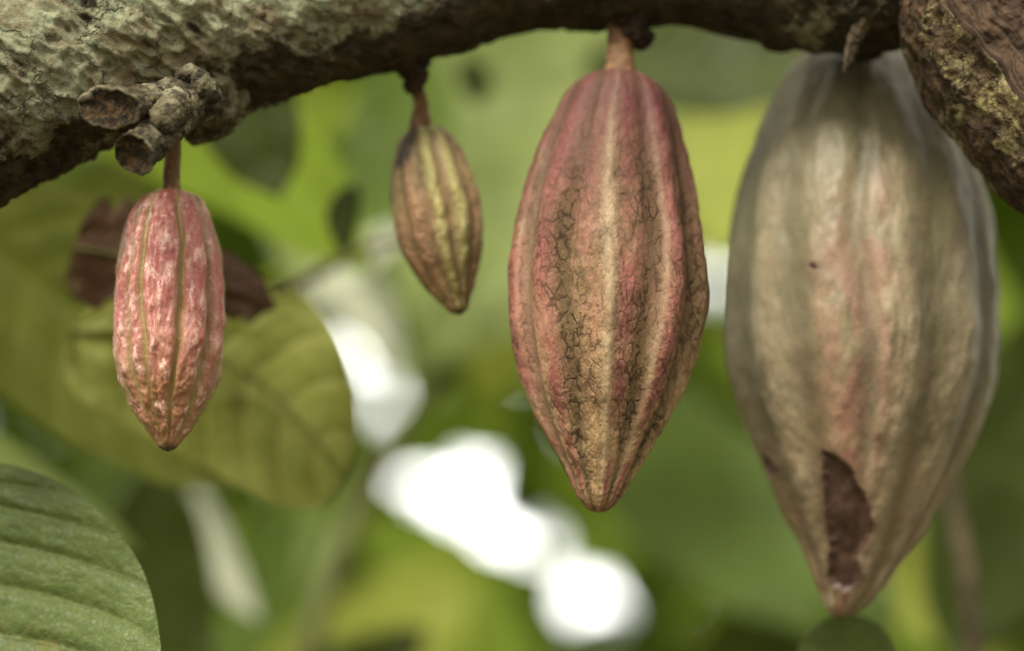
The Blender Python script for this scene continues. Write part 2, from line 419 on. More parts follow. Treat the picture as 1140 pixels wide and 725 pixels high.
# lichen grows on the upper, lit side; its reach along the branch ends near the middle
bottomline = np.interp(pxv, [-200, 0, 120, 245, 330, 420, 700], [250, 150, 125, 95, 60, 10, -60])
lich = np.clip((bottomline-pyv)/60, -1, 1)*.16
lich += .09*fbm(v*22, 3)
at['lich'] = lich; at['peel'] = np.zeros(len(v))
root = thing('cacao_branch', P(1050, -60, .945))
tag(root, 'thick cacao branch arching across the top, grey green lichen at its left end', 'branch')
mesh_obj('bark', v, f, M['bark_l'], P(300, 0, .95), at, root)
BR = root

def stub_disp(seed, amp=.0012):
    def fn(pos, S_, TH, R, H):
        d = amp*1.3*fbm(pos*110+seed, 3)+amp*.45*fbm(pos*420+seed, 3)+.00025*np.sin(S_*1500+fbm(pos*120, 2)*5)*(1-H)
        d = d+H*.0016*fbm(pos*260+seed, 3)
        return d*np.clip(R/.003, .2, 1), np.clip(-fbm(pos*200+seed, 2)*1.5, 0, 1)
    return fn
def _rim(at):
    return np.where((at['hollow'] > .1) & (at['hollow'] < .5), .6, 0)
def add_stub(name, pts, parent, seed, hollow=1, m=150, n=170, mat='stub', lich=.03, flat=1., amp=.0009, ov=None, ovdir=None):
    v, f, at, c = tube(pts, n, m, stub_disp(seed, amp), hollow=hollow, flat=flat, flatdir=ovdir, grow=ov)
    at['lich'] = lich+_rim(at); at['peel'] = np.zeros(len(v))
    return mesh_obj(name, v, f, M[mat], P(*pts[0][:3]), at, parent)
add_stub('pruned_stub', [(240, 92, .95, 28), (214, 98, .925, 22), (188, 105, .907, 18), (162, 112, .895, 18), (140, 117, .884, 20), (122, 121, .873, 23)], BR, 3, .12, flat=1., ov=(1.0, 1.75), ovdir=-RIGHT)
add_stub('pruned_stub', [(238, 98, .945, 24), (216, 118, .915, 20), (198, 134, .895, 17), (178, 150, .882, 19), (161, 163, .875, 23), (150, 171, .868, 25)], BR, 8, .16)
add_stub('stub_knob', [(215, 100, .925, 26), (196, 118, .900, 22), (186, 130, .884, 20), (181, 136, .876, 15)], BR, 12, 0)
add_stub('callus_fold', [(186, 72, .940, 9), (210, 66, .931, 15), (234, 80, .925, 18), (246, 104, .927, 20), (238, 130, .934, 20), (218, 144, .943, 17)], BR, 21, 0)
add_stub('callus_fold', [(178, 90, .920, 8), (198, 82, .912, 11), (220, 88, .907, 13), (231, 106, .909, 14), (226, 126, .915, 13)], BR, 27, 0)
add_stub('callus_fold', [(226, 148, .938, 12), (246, 138, .934, 13), (262, 112, .934, 13), (268, 82, .939, 11)], BR, 29, 0, amp=.0014)

# flower cushions where the pods spring
def cushion(pts, parent, seed, amp=.002):
    return add_stub('flower_cushion', pts, parent, seed, 0, mat='cushion', lich=-.2, amp=amp, n=110, m=90)
cushion([(448, 42, .962, 34), (455, 62, .962, 27), (458, 80, .962, 17), (462, 98, .962, 9)], BR, 31, .0032)
cushion([(700, 20, .965, 30), (706, 34, .965, 22), (716, 46, .966, 12)], BR, 37, .002)
cushion([(952, 0, .962, 44), (962, 28, .965, 34), (968, 46, .975, 22)], BR, 41, .002)
cushion([(868, 25, .97, 40), (872, 38, .97, 26)], BR, 43, .001)

# thick limb in front at the right
def limb_disp(pos, S_, TH, R, H):
    q = pos
    T2 = unit(P(1140, 170, .93)-P(1010, 0, .93))
    al = (q@T2)[..., None]*T2; qa = q-al*.5
    d = .0024*fbm(q*34+9, 4, .55)+.0010*-np.abs(fbm(qa*130, 3, .55))*2+.0002*fbm(q*600, 2)
    cav = np.clip(np.abs(fbm(qa*170, 4, .6))*1.3-.35, 0, 1)
    return d, cav
LB = [(985, -260, .95, 92), (1030, -150, .945, 92), (1076, -60, .938, 90), (1104, 15, .932, 106), (1138, 68, .928, 112), (1202, 130, .92, 122), (1290, 200, .91, 124), (1400, 270, .90, 122)]
v, f, at, cl = tube(LB, 700, 460, limb_disp)
dd_ = (v-CAM)@FWD; pxv = 570+v[:, 0]/dd_*FPX; pyv = 362.5-((v-CAM)@UP)/dd_*FPX
# a lens of smooth wood where the bark peeled, ringed by a callus roll
ax0 = np.array([1035., -20.]); axd = unit(np.array([115., 150.])); nrm = np.array([axd[1], -axd[0]])
rel = np.stack([pxv, pyv], 1)-ax0; sd = rel@nrm+10*fbm(v*60, 2); front = dd_ < np.median(dd_)+.01
peel = np.clip((sd-2)/5, 0, 1)*front
lip = np.exp(-.5*((sd+1)/7)**2)*front
cen_dir = (v-P(1100, 30, .95)); 
v = v-FWD[None, :]*(lip*.0035)[:, None]+FWD[None, :]*(np.clip(sd/30, 0, 1)*front*.004)[:, None]
at['fib'] = fbm(np.stack([sd*.22, rel@axd*.012, 0*sd], 1), 4, .6)+.4*fbm(v*150, 3)
at['peel'] = peel; at['lich'] = np.where(sd < 0, .03-.10*np.clip((-sd-45)/30, 0, 1), -.1); 
groove = np.exp(-.5*((sd-6)/4)**2)*front
at['cav'] = np.clip(at['cav']*(1-peel*.8)+groove*1.0, 0, 1)
limb = thing('cacao_limb', P(1068, -60, .938))
tag(limb, 'rough brown limb with a peeled strip running down the top right corner', 'limb')
mesh_obj('bark', v, f, M['bark_r'], P(1100, 30, .93), at, limb)

def stalk(parent, pts, n=90, m=48, mat='stalk', seed=0, amp=.0004):
    def fn(pos, S_, TH, R, H): return amp*fbm(pos*np.array([400, 400, 120])+seed, 3), np.zeros_like(S_)
    v, f, at, c = tube(pts, n, m, fn)
    return mesh_obj('stalk', v, f, M[mat], P(*pts[0][:3]), at, parent)

# ------------------------------------------------------------------ pods
# left, small and pink
rowsA = [(191, 213, 0.1), (191, 214.5, 14), (191, 219, 26), (190.5, 226, 35), (190.5, 238, 44), (190, 258, 51), (189.5, 285, 57), (189, 320, 61), (189, 355, 63), (189, 385, 62.5), (188, 412, 58), (188, 435, 50), (187, 455, 40), (187, 475, 27), (187, 490, 16), (187, 499, 9), (187, 503, .1)]
M['podA'] = pod_mat('pink_pod_skin', (.41, .115, .10), (.29, .08, .068), (.27, .215, .07), (.60, .30, .24), rough=.40, coat=.22, fadeline=.9, bumpd=.0006, mottle=.1, glint=(.72, .46, .39),
                    wartc=(.66, .37, .31), tipc=(.33, .16, .08))  # whitened wart colour carries painted highlights too
featA = [(-39, -.11, 3.0, 'f'), (-20, -.08, 2.4, 'f', 6), (-8, -.05, 1.8, 'n', 6), (16, -.14, 2.8, 'f', -6), (54, -.20, 4.5, 'f', -10), (-68, -.035, 5, 'f'), (90, -.08, 8, 'f'), (125, -.08, 8, 'f'), (160, -.08, 8, 'f'), (-105, -.06, 8, 'f'), (-145, -.08, 8, 'f'),
         (-53, .05, 7, 'n'), (-29, .05, 5, 'n'), (3, .06, 6, 'n'), (35, .08, 9, 'n'), (75, .03, 9, 'n')]
podA, gA = make_pod('cacao_pod', 'small glossy pink cacao pod hanging under the curled pruned stub', rowsA, .932, .905, featA, M['podA'], wart=.0010, wart_s=200, lump=.032, seed=2)
stalk(podA, [(193, 140, .935, 9.5), (193, 165, .934, 9), (192, 190, .933, 9), (191.5, 208, .932, 10), (191, 217, .932, 13)], seed=1)

# second, small, brownish, half turned away
rowsB = [(468, 143, .1), (468.5, 144.5, 12), (469, 148, 21), (471, 156, 29), (474, 170, 36), (478, 190, 42), (482, 212, 46), (487, 238, 48), (491, 262, 47), (495, 284, 42), (500, 305, 33), (505, 323, 23.5), (508, 337, 15), (511, 346, 9.5), (512.5, 351, .1)]
M['podB'] = pod_mat('brown_pink_pod_skin', (.37, .20, .11), (.30, .235, .09), (.12, .10, .035), (.42, .43, .15), scurf=(.05, .03, .018), scurf_amt=.5, rough=.5, coat=.05, fadeline=.6, wartc=(.38, .24, .12))
featB = [(-60, .05, 7, 'n'), (-44, -.05, 4, 'f'), (-28, .05, 6, 'n'), (-14, -.05, 4, 'f', 4), (2, .045, 6, 'r', 6), (17, -.09, 4.5, 'f', 8), (31, .05, 6, 'r', 8), (47, -.06, 5, 'f', 6), (64, .04, 7, 'n'), (85, -.06, 6, 'f'), (120, -.06, 7, 'f'), (155, -.06, 7, 'f'), (-80, -.05, 6, 'f'), (-120, -.06, 7, 'f'), (-155, -.06, 7, 'f')]
rowsB = [(a, b, c*1.06) for a, b, c in rowsB]
podB, gB = make_pod('cacao_pod', 'smallest brownish pod with a charred black streak at its shoulder, second from the left', rowsB, .972, .957, featB, M['podB'], nu=300, nv=320, wart=.0005, wart_s=300, lump=.04, seed=11,
                    scurf_fn=lambda TH, TT, fu, ri: .6+0*TH,
                    dark_fn=lambda az, TT, cen: np.exp(-.5*((az+24+110*(TT-.02))/17)**4)*np.clip((.24-TT)/.05, 0, 1))
stalk(podB, [(460, 82, .965, 9), (464, 98, .968, 7), (468, 115, .97, 8), (468, 132, .972, 10), (469, 152, .973, 15)], seed=2, amp=.0008)

# third, large, mottled with scurf
rowsC = [(690, 84, .1), (690, 86, 22), (689, 91, 38), (688, 100, 50), (687, 114, 60), (685.5, 135, 69), (683, 160, 78), (681, 190, 87), (679, 225, 96), (677, 260, 103), (676, 295, 108), (675, 330, 110), (673.5, 365, 107.5), (672, 400, 101), (671, 430, 91), (670, 460, 77), (669, 490, 60), (668.5, 515, 46), (667.5, 538, 33), (667, 553, 25), (666.5, 562, 18), (666, 568, 11), (666, 571, .1)]
M['podC'] = pod_mat('scurfy_pod_skin', (.27, .125, .085), (.19, .135, .06), (.10, .07, .03), (.46, .36, .22), scurf=(.042, .025, .013), scurf_amt=1., rough=.6, coat=.0, fadeline=.75,
                    top=(.060, .014, .019), tipc=(.52, .35, .18), wartc=(.40, .21, .145), blush=(.34, .12, .105), mottle=.45, spec=.25)  # maroon top includes the shade cast by the branch
featC = [(33, .0, 1.6, 'r', 4), (-66, .0, 1.8, 'r', -8), (0, .055, 3.3, 'r', 6), (0, .03, 8, 'n', 6), (-25, -.06, 4.5, 'f', -4), (-39, .05, 5, 'p', -6), (-58, -.085, 4, 'fr', -10), (-74, .05, 8, 'p'), (25, -.075, 5.5, 'f', 3), (40, .055, 4.5, 'p', 4), (59, -.08, 5, 'f'), (75, .03, 7, 'n'), (11, .0, 4, 'p'), (-13, -.01, 4, 'n'),
         (95, -.06, 7, 'f'), (112, .04, 7, 'r'), (130, -.06, 7, 'f'), (165, -.06, 7, 'f'), (-95, -.06, 7, 'f'), (-130, -.06, 7, 'f'), (-165, -.06, 7, 'f')]
def scC(TH, TT, fu, ri):
    a = np.clip((TT-.08)/.35, 0, 1)*.8+.3
    return a*(1-.85*ri)*(.55+.6*fu)*np.clip(1.15-.0*TT, 0, 1)*(1-.35*np.clip((TT-.75)/.2, 0, 1))
podC, gC = make_pod('cacao_pod', 'large pink and tan pod netted with dark scurf, pale ridge down its middle', rowsC, .957, .910, featC, M['podC'], nu=560, nv=560, wart=.0005, wart_s=200, lump=.015, seed=5, scurf_fn=scC, tipdark=.15)
stalk(podC, [(692, 18, .966, 17), (692, 40, .964, 16), (690, 60, .961, 15), (690, 76, .958, 17), (690, 90, .957, 24)], seed=3)

# fourth, biggest, greyish with a brown hole near its tip
rowsD = [(948, 70, .1), (947, 68, 12), (946, 60, 26), (947, 57, 38), (950, 64, 55), (953, 85, 76), (956, 110, 92), (957, 145, 111), (957, 185, 126), (958, 230, 139), (958, 280, 147), (958, 330, 150), (958.5, 375, 150), (958.5, 415, 146), (958, 450, 138), (957, 485, 125), (955, 520, 109), (953, 555, 92), (952, 590, 73), (951, 620, 55), (948, 645, 41), (945, 662, 31), (941, 674, 23), (938, 681, 17), (936, 686, 9), (936, 688, .1)]
M['podD'] = pod_mat('grey_pod_skin', (.30, .24, .135), (.25, .215, .115), (.14, .115, .06), (.40, .325, .20), scurf=(.10, .07, .04), scurf_amt=.25, rough=.5, coat=.05, fadeline=.75,
                    top=(.22, .19, .085), tipc=(.38, .25, .15), wartc=(.40, .31, .20), patina=.3)
featD = [(-6, -.045, 3.2, 'f', 3), (0, .03, 3, 'r', 3), (9, .035, 7, 'r'), (23, -.06, 6.5, 'f', 4), (38, .04, 7, 'r', 4), (56, -.06, 5, 'f', 4), (66, .035, 3.5, 'r', 3), (74, -.05, 3.5, 'f'), (86, .03, 6, 'n'), (-22, .03, 7, 'n'), (-34, -.03, 5, 'f'), (-48, .04, 8, 'r'), (-64, -.045, 6, 'f'), (-80, .03, 6, 'n'),
         (110, -.06, 7, 'f'), (145, -.06, 7, 'f'), (-105, -.06, 7, 'f'), (-140, -.06, 7, 'f'), (180, -.06, 7, 'f')]
M['podD'] = pod_mat('grey_pod_skin', (.225, .21, .125), (.165, .16, .09), (.085, .072, .036), (.33, .27, .175), rough=.5, coat=.05, fadeline=.6, bumpd=.0006, mottle=.4,
                    top=(.14, .125, .06), tipc=(.33, .215, .13), wartc=(.31, .255, .15), blush=(.35, .165, .125), holec=(.085, .045, .03))  # darker top holds the branch's shade in the colour
def blD(TH, TT, fu, ri):
    az = np.degrees(TH)
    a = np.exp(-.5*((az+12)/11)**2)*np.clip((TT-.22)/.2, 0, 1)
    a = np.maximum(a, .8*np.exp(-.5*((az-1)/3.5)**2)*np.clip((TT-.25)/.1, 0, 1))
    return a*.75*(1-.6*fu)
holesD = [([(914, 500), (930, 506), (949, 521), (955, 538), (967, 557), (972, 585), (967, 602), (955, 622), (960, 640), (953, 656), (938, 660), (924, 652), (920, 640), (924, 612), (920, 585), (916, 545)], .0022),
          ([(848, 502), (855, 510), (868, 522), (866, 531), (856, 528), (851, 516)], .001), ([(899, 292), (910, 294), (912, 299), (905, 301), (900, 297)], .0004)]
podD, gD = make_pod('cacao_pod', 'biggest greyish cacao pod with a brown rotten hole near its tip', rowsD, 1.02, .965, featD, M['podD'], nu=620, nv=620, wart=.0009, wart_s=95, lump=.03, seed=9, scurf_fn=blD, holes=holesD, tipdark=.0, relief=.78, rim=.0001)
stalk(podD, [(965, 30, .975, 15), (955, 45, .985, 12), (949, 62, 1.0, 11), (948, 72, 1.018, 16)], seed=4)
stalk2 = [(942, 80, .942, 2.5), (945, 66, .940, 6), (950, 48, .939, 8), (958, 30, .938, 10), (968, 8, .94, 17)]
o = stalk(BR, stalk2, mat='twig', seed=6, amp=.0009); o.name = 'dry_flower_stem'

# ------------------------------------------------------------------ leaves
def leaf(name, label, base, tip, half, mat, parent_parts=False, prof='cacao', fold=.18, droop=.06, roll=0., nveins=11, quilt=.0, nu=120, nv=61, wave=.02, seed=0, group='leaves around the pods',
         holes=(), petiole=None, cat='leaf', teeth=0., kind=None, veinw=.09, vcurve=.16, tert=0.):
    """base, tip: (px, py, depth); half: half width in photo pixels; roll: turn about the midrib in degrees; parent_parts: blade + midrib parts"""
    B = P(*base); Tp = P(*tip); Lx = Tp-B; L = np.linalg.norm(Lx); a = Lx/L
    dm = (base[2]+tip[2])/2; W = half*dm/FPX
    nrm = -FWD-a*np.dot(-FWD, a); nrm = unit(nrm); b = np.cross(nrm, a)
    r = math.radians(roll); nrm, b = nrm*math.cos(r)+b*math.sin(r), b*math.cos(r)-nrm*math.sin(r)
    u = np.linspace(0, 1, nu); v = np.linspace(-1, 1, nv)
    U, V = np.meshgrid(u, v, indexing='ij')
    if prof == 'cacao': w = np.sin(np.pi*u**.92)**.62*(1-.10*u); w = np.where(u > .86, np.minimum(w, (1-u)*2.6*(w[int(.86*nu)]/.364)), w); w = np.maximum(w, 0)
    elif prof == 'round': w = np.sqrt(np.clip(1-(2*u-1)**2, 0, 1))**.85
    elif prof == 'ragged': w = np.interp(u, [0, .06, .2, .35, .55, .75, .9, 1], [.55, 1, .95, .78, .62, .60, .38, 0])
    w = np.maximum(w, .004)
    jag = 1+teeth*fbm(np.stack([U*14, np.sign(V)*3, 0*U], -1)+seed, 3)
    s = U-vcurve*np.abs(V)**1.5
    ph = s*nveins; dv = np.abs(ph-np.round(ph))*2    # 0 at a vein
    vein = np.exp(-(dv/(veinw*2))**2)*np.clip((1.05-np.abs(V))*3, 0, 1)
    mid = np.exp(-(V*w[:, None]/.035)**2); 
    z = fold*np.abs(V)*w[:, None]*W*1.0-droop*L*(4*(U-.5)**2-1)*-1.0
    z = z+quilt*(1-np.exp(-(dv/.35)**2))*np.sin(np.pi*np.clip(np.abs(V), 0, 1))**.5
    z = z+wave*W*fbm(np.stack([U*3.2, V*1.6, 0*U], -1)+seed*2.3, 3)+wave*.6*W*np.sin(U*19+seed)*V**2
    if tert: z = z+tert*np.sin(np.abs(V)*46+4*fbm(np.stack([U*9, V*5, 0*U], -1)+seed, 2)+np.floor(ph+.5)*2)*(1-np.exp(-(dv/.3)**2))*np.clip(np.abs(V)*3, 0, 1)
    if quilt: z = z+quilt*.12*fbm(np.stack([U*46, V*22, 0*U], -1)+seed, 2)
    bend = wave*2*L*np.sin(np.pi*U)*math.sin(seed*1.7)
    pos = B+a*(U*L)[..., None]+b*(V*w[:, None]*W*jag+bend)[..., None]+nrm*z[..., None]
    f = grid_faces(nu, nv, False)
    if len(holes) or teeth > .2:
        fu = U.ravel()[f].mean(1); fv = V.ravel()[f].mean(1)
        k = np.ones(len(f), bool)
        nz = fbm(np.stack([fu*9, fv*5, 0*fu], -1)+seed, 3)
        for hu, hv, hr in holes: k &= np.hypot((fu-hu), (fv-hv)*half/(L/dm*FPX))/hr+.35*nz > 1
        f = f[k]
    att = dict(vein=np.maximum(vein, mid).ravel())
    org = B
    if not parent_parts:
        o = mesh_obj(name, pos.reshape(-1, 3), f, mat, org, att)
        tag(o, label, cat, group, kind); return o
    root = thing(name, org); tag(root, label, cat, group, kind)
    mesh_obj('blade', pos.reshape(-1, 3), f, mat, org, att, root)
    mids = pos[:, nv//2]-nrm*0
    rad = np.interp(u, [0, 1], [max(W*.035, .0007), .0003])
    th = np.linspace(0, 2*np.pi, 10, endpoint=False)
    tv = mids[:, None, :]-nrm*.0004+(np.cos(th)[None, :, None]*nrm+np.sin(th)[None, :, None]*b)*rad[:, None, None]
    mesh_obj('midrib', tv.reshape(-1, 3), grid_faces(nu, 10, True), petiole or M['greentwig'], org, dict(vein=np.ones(nu*10)), root)
    if petiole:
        pts = np.array([B-a*.03-nrm*.004*0+np.array([0, 0, .006]), B-a*.012+np.array([0, 0, .001]), B])
    return root

# the leaf in focus at the bottom left
leaf('cacao_leaf', 'ribbed glossy green leaf filling the bottom left corner', (-112, 528, .955), (66, 1036, .875), 264, M['near'], True, prof='cacao', fold=-.06, droop=.03, roll=-6, nveins=8.5, quilt=.0022, nu=420, nv=361, wave=.03, seed=3, veinw=.035, vcurve=.34, tert=.00012)
# olive leaf behind the pink pod
leaf('cacao_leaf', 'rounded olive leaf with blotches and a frayed lower edge, behind the pink pod', (80, 370, 1.06), (384, 532, 1.065), 112, M['olive'], True, prof='round', fold=.05, droop=.02, nveins=7, quilt=.002, nu=200, nv=141, wave=.09, seed=5, holes=[(.44, .93, .05), (.36, .80, .035), (.52, .97, .03)], veinw=.06)
leaf('cacao_leaf', 'large dim olive leaf at the left edge above the ribbed leaf', (-110, 215, 1.14), (290, 545, 1.12), 128, M['dull'], False, fold=.1, droop=.03, seed=8, quilt=.001, nveins=9)
leaf('dead_leaf', 'dried brown torn leaf behind the pink pod', (82, 275, 1.03), (308, 343, 1.025), 62, M['dead'], True, prof='ragged', fold=-.12, droop=.03, seed=9, teeth=.25, nveins=5, wave=.05)
leaf('cacao_leaf', 'small dark leaf poking up from the bottom edge under the biggest pod', (960, 800, 1.0), (935, 684, 1.0), 58, M['near'], True, prof='round', fold=.35, droop=.02, seed=4, nveins=6, quilt=.001, roll=14)

BG = [
 # label, base, tip, half, mat, roll, seed, extra
 ('bright green leaf glowing behind the top of the pink pod', (90, 120, 1.33), (420, 305, 1.28), 84, 'bright', -20, 1),
 ('dark pointed leaf hanging just below the branch, right of the stub', (255, 40, 1.2), (312, 222, 1.2), 60, 'dark', 10, 2),
 ('pale oval leaf between the bright leaf and the smallest pod', (330, 130, 1.55), (362, 335, 1.5), 42, 'pale', -25, 3),
 ('large pale green leaf with slanting veins behind the smallest pod', (645, -60, 1.62), (480, 410, 1.55), 160, 'pale', -12, 4),
 ('mid green leaf under the branch, left of the smallest pod', (455, 20, 1.48), (350, 330, 1.45), 72, 'mid', -22, 5),
 ('tiny dark curled leaf beside the smallest pod', (394, 205, 1.17), (383, 285, 1.16), 22, 'dark', 30, 6),
 ('silvery leaf lit from above left of the smallest pod', (455, 250, 1.4), (335, 345, 1.35), 30, 'grey', -30, 7),
 ('small dark leaf standing in for a dark hole in the pale leaf above the smallest pod', (515, 66, 1.38), (535, 118, 1.38), 22, 'dark', 20, 8),  # dark leaf added where the pale leaf shows a hole
 ('dark green leaf under the branch between the two largest pods', (650, 78, 1.42), (960, 70, 1.42), 78, 'dark', 30, 9),
 ('yellow green leaf between the two largest pods', (840, 50, 2.1), (808, 300, 2.0), 62, 'yellow', -25, 10),
 ('large dark green leaf below the mottled pod', (650, 420, 1.75), (1010, 715, 1.6), 116, 'mid', 35, 11),
 ('wide dark leaf along the bottom edge, right of centre', (730, 850, 1.7), (1000, 690, 1.6), 62, 'dark', 10, 12),
 ('dark green leaf at the right edge beside the biggest pod', (1210, 330, 1.6), (1060, 760, 1.55), 110, 'dark', 12, 13),
 ('fresh green leaf at the right edge under the limb', (1000, 180, 1.7), (1190, 470, 1.7), 80, 'bright', 22, 14),
 ('yellow green leaf at the bottom right, beside the thin stem', (1075, 500, 1.95), (1005, 800, 1.9), 62, 'yellow', -12, 15),
 ('dark leaf tip in the bottom right under the biggest pod', (1130, 790, 1.4), (905, 672, 1.42), 52, 'mid', 40, 16),
 ('dim brownish green leaf below the olive leaf', (170, 520, 1.4), (215, 800, 1.4), 70, 'dark', 5, 17),
 ('silvery streaked leaf below the olive leaf', (215, 540, 1.5), (288, 690, 1.45), 26, 'grey', -25, 18),
 ('yellow green leaf at the bottom, left of the white gap', (520, 640, 2.0), (270, 770, 1.9), 75, 'yellow', -15, 19),
 ('bright green leaf low in the middle', (400, 575, 2.2), (600, 810, 2.1), 62, 'bright', -20, 20),
 ('dark bluish leaf at the bottom edge, left of centre', (330, 745, 1.5), (480, 700, 1.5), 34, 'dark', 5, 21),
 ('small reddish brown withered leaf low on the left', (158, 560, 1.5), (178, 665, 1.5), 20, 'dead', 5, 41),
 ('blurred dark leaf crossing behind the reddish withered leaf', (330, 560, 1.9), (120, 800, 1.8), 60, 'mid', 5, 42),
 ('light green leaf edge between the branch and the bright leaf', (-20, 205, 1.7), (150, 130, 1.7), 34, 'pale', 5, 43),
 ('narrow pale leaf in the left corner right above the ribbed leaf', (-60, 460, 1.2), (160, 615, 1.2), 26, 'pale', 12, 22),
 ('narrow grey green leaf below the left end of the branch', (-60, 250, 1.3), (120, 180, 1.3), 30, 'mid', -10, 23),
 ('dull green leaf under the left end of the branch', (160, 170, 1.5), (-60, 420, 1.5), 80, 'dull', 5, 24),
 ('yellow leaf showing in the bottom right corner', (1150, 640, 1.9), (1090, 790, 1.9), 30, 'yellow', -10, 25),
 ('light green leaf behind the tip of the smallest pod', (625, 270, 1.6), (525, 450, 1.6), 46, 'yellow', -10, 26),
 ('whitish leaf with painted shine below the smallest pod', (345, 300, 2.1), (440, 420, 2.0), 34, 'grey', -20, 31),  # its shine sits in the grey colour
 ('dark leaf between the smallest pod and the pale glow', (440, 330, 1.6), (515, 450, 1.6), 18, 'mid', 10, 27),
]
for lab, b, t_, hf, m, roll, sd in BG:
    leaf('dead_leaf' if m == 'dead' else 'cacao_leaf', lab, b, t_, hf, M[m], False, fold=.12, droop=.05, roll=roll, seed=sd, nu=60, nv=25, quilt=.0015, nveins=9, wave=.06)

def twig(label, pts, mat='twig'):
    v, f, at, c = tube(pts, 70, 20, lambda p, s, t, r, h: (.0006*fbm(p*90, 2), np.zeros_like(s)))
    o = mesh_obj('twig', v, f, M[mat], P(*pts[0][:3]), at); tag(o, label, 'twig', 'twigs behind the pods')
twig('dark twig running behind the pink pod towards the smallest pod', [(150, 370, 1.25, 6), (260, 345, 1.25, 6), (340, 312, 1.24, 6), (400, 280, 1.24, 5), (470, 262, 1.25, 4)])
twig('upright brown stem beside the tip of the biggest pod', [(1045, 470, 1.25, 9), (1062, 560, 1.25, 9), (1078, 650, 1.24, 10), (1088, 780, 1.24, 10)])
twig('slanting olive stem crossing the bottom left of the white gap', [(500, 400, 1.6, 10), (440, 490, 1.6, 11), (385, 600, 1.58, 12), (330, 760, 1.56, 12)], 'greentwig')

# ------------------------------------------------------------------ far foliage, ground, sky
# openings in the far foliage through which the bright sky shows
gaps = [((464, 534), (469, 540), 6), ((498, 548), (505, 554), 5), ((527, 546), (531, 551), 7), ((556, 579), (561, 585), 5), ((588, 610), (594, 617), 6), ((622, 642), (628, 648), 5), ((652, 668), (660, 678), 6), ((684, 692), (690, 698), 4),
        ((437, 448), (441, 466), 4), ((395, 385), (413, 420), 4), ((360, 352), (370, 362), 4), ((796, 312), (797, 326), 6), ((571, 412), (574, 424), 2)]
def near_gap(c, a, b, L, W, jit):
    pts = np.array([c+a*(uu-.5)*L+b*vv*W*ww for uu, ww in ((0, .03), (.08, .3), (.17, .55), (.25, .75), (.33, .9), (.42, .95), (.5, 1), (.58, .95), (.67, .85), (.75, .65), (.83, .45), (.92, .2), (1, 0)) for vv in (-1, -.5, 0, .5, 1)])
    d = (pts-CAM)@FWD; x = 570+pts[:, 0]/d*FPX; y = 362.5-((pts-CAM)@UP)/d*FPX
    for (x1, y1), (x2, y2), gr in gaps:
        e = np.array([x2-x1, y2-y1], float); u = np.clip(((x-x1)*e[0]+(y-y1)*e[1])/(e@e), 0, 1)
        if np.hypot(x-x1-u*e[0], y-y1-u*e[1]).min() < gr+jit: return True
    return False
def foliage(label, depth, thick, n, size, mat, seed, spread=(-900, 2050, -1400, 1500)):
    r = np.random.default_rng(seed)
    V = []; F = []
    for k in range(n):
        px, py = r.uniform(*spread[:2]), r.uniform(*spread[2:]); d = depth+r.uniform(-thick, thick)
        L = size*r.uniform(.6, 1.3); W = L*.2
        c = P(px, py, d)
        lp = L/d*FPX*.36
        if c[2] < .1: continue
        a = unit([r.normal()*.8, r.normal()*.5, r.normal()*.6-.7]); nn = unit(np.array([r.normal(), r.normal()-.6, r.normal()+.7])); b = unit(np.cross(nn, a)); nn = np.cross(a, b)
        us = np.linspace(0, 1, 7); ws = np.array([.03, .55, .9, 1, .85, .45, .0])*W
        o = len(V)
        jit = 1.0
        if near_gap(c, a, b, L, W, jit):
            L *= .4; W *= .4
            if near_gap(c, a, b, L, W, jit): continue
        for i, (uu, ww) in enumerate(zip(us, ws)):
            cc = c+a*(uu-.5)*L-nn*L*.25*(uu-.5)**2
            V += [cc-b*ww+nn*ww*.25, cc, cc+b*ww+nn*ww*.25]
        for i in range(6):
            for j in (0, 1): F.append((o+i*3+j, o+i*3+j+1, o+i*3+j+4, o+i*3+j+3))
    ob = mesh_obj('foliage', V, F, mat, (0, float(depth), 1.5), dict(vein=np.zeros(len(V))))
    tag(ob, label, 'foliage', None, 'stuff')
def fol_mat():
    n = NT('far_foliage_leaves')
    g = n.n.new('ShaderNodeNewGeometry').outputs['Random Per Island']
    big = n.noise(1.6, 2)
    c = n.mix(n.step(g, 0, 1), (.09, .14, .025), (.24, .31, .05)); tc = n.mix(n.step(g, 0, 1), (.25, .37, .035), (.60, .74, .10))
    b = n.bsdf(c, .45, .4); t = n.n.new('ShaderNodeBsdfTranslucent'); n.put(t.inputs[0], tc)
    m = n.n.new('ShaderNodeMixShader'); m.inputs[0].default_value = .5
    n.l.new(b.outputs[0], m.inputs[1]); n.l.new(t.outputs[0], m.inputs[2]); return n.finish(m)
M['fol'] = fol_mat()
foliage('sunlit foliage of the grove behind the pods', 4.2, .9, 7000, .24, M['fol'], 3, (-600, 1750, -700, 1400))
foliage('farther foliage of the grove, seen between the nearer leaves', 8.5, 1.2, 6500, .5, M['fol'], 4, (-1500, 2650, -1300, 1700))

n = NT('forest_ground')
c = n.mix(n.step(n.noise(3, 6), .4, .6), (.10, .075, .045), (.06, .075, .025))
gm = n.finish(n.bsdf(c, .9, .2, n.bump(n.noise(20, 5), .03)))
th = np.linspace(0, 2*np.pi, 64, endpoint=False); rad = np.array([.01, .5, 1, 2, 4, 8, 20, 60, 300, 2000])
gv = np.stack([np.outer(rad, np.cos(th)), np.outer(rad, np.sin(th)), np.zeros((len(rad), 64))], -1).reshape(-1, 3)
g = mesh_obj('ground', gv, grid_faces(len(rad), 64, True), gm, (0, 0, 0)); tag(g, kind='structure')

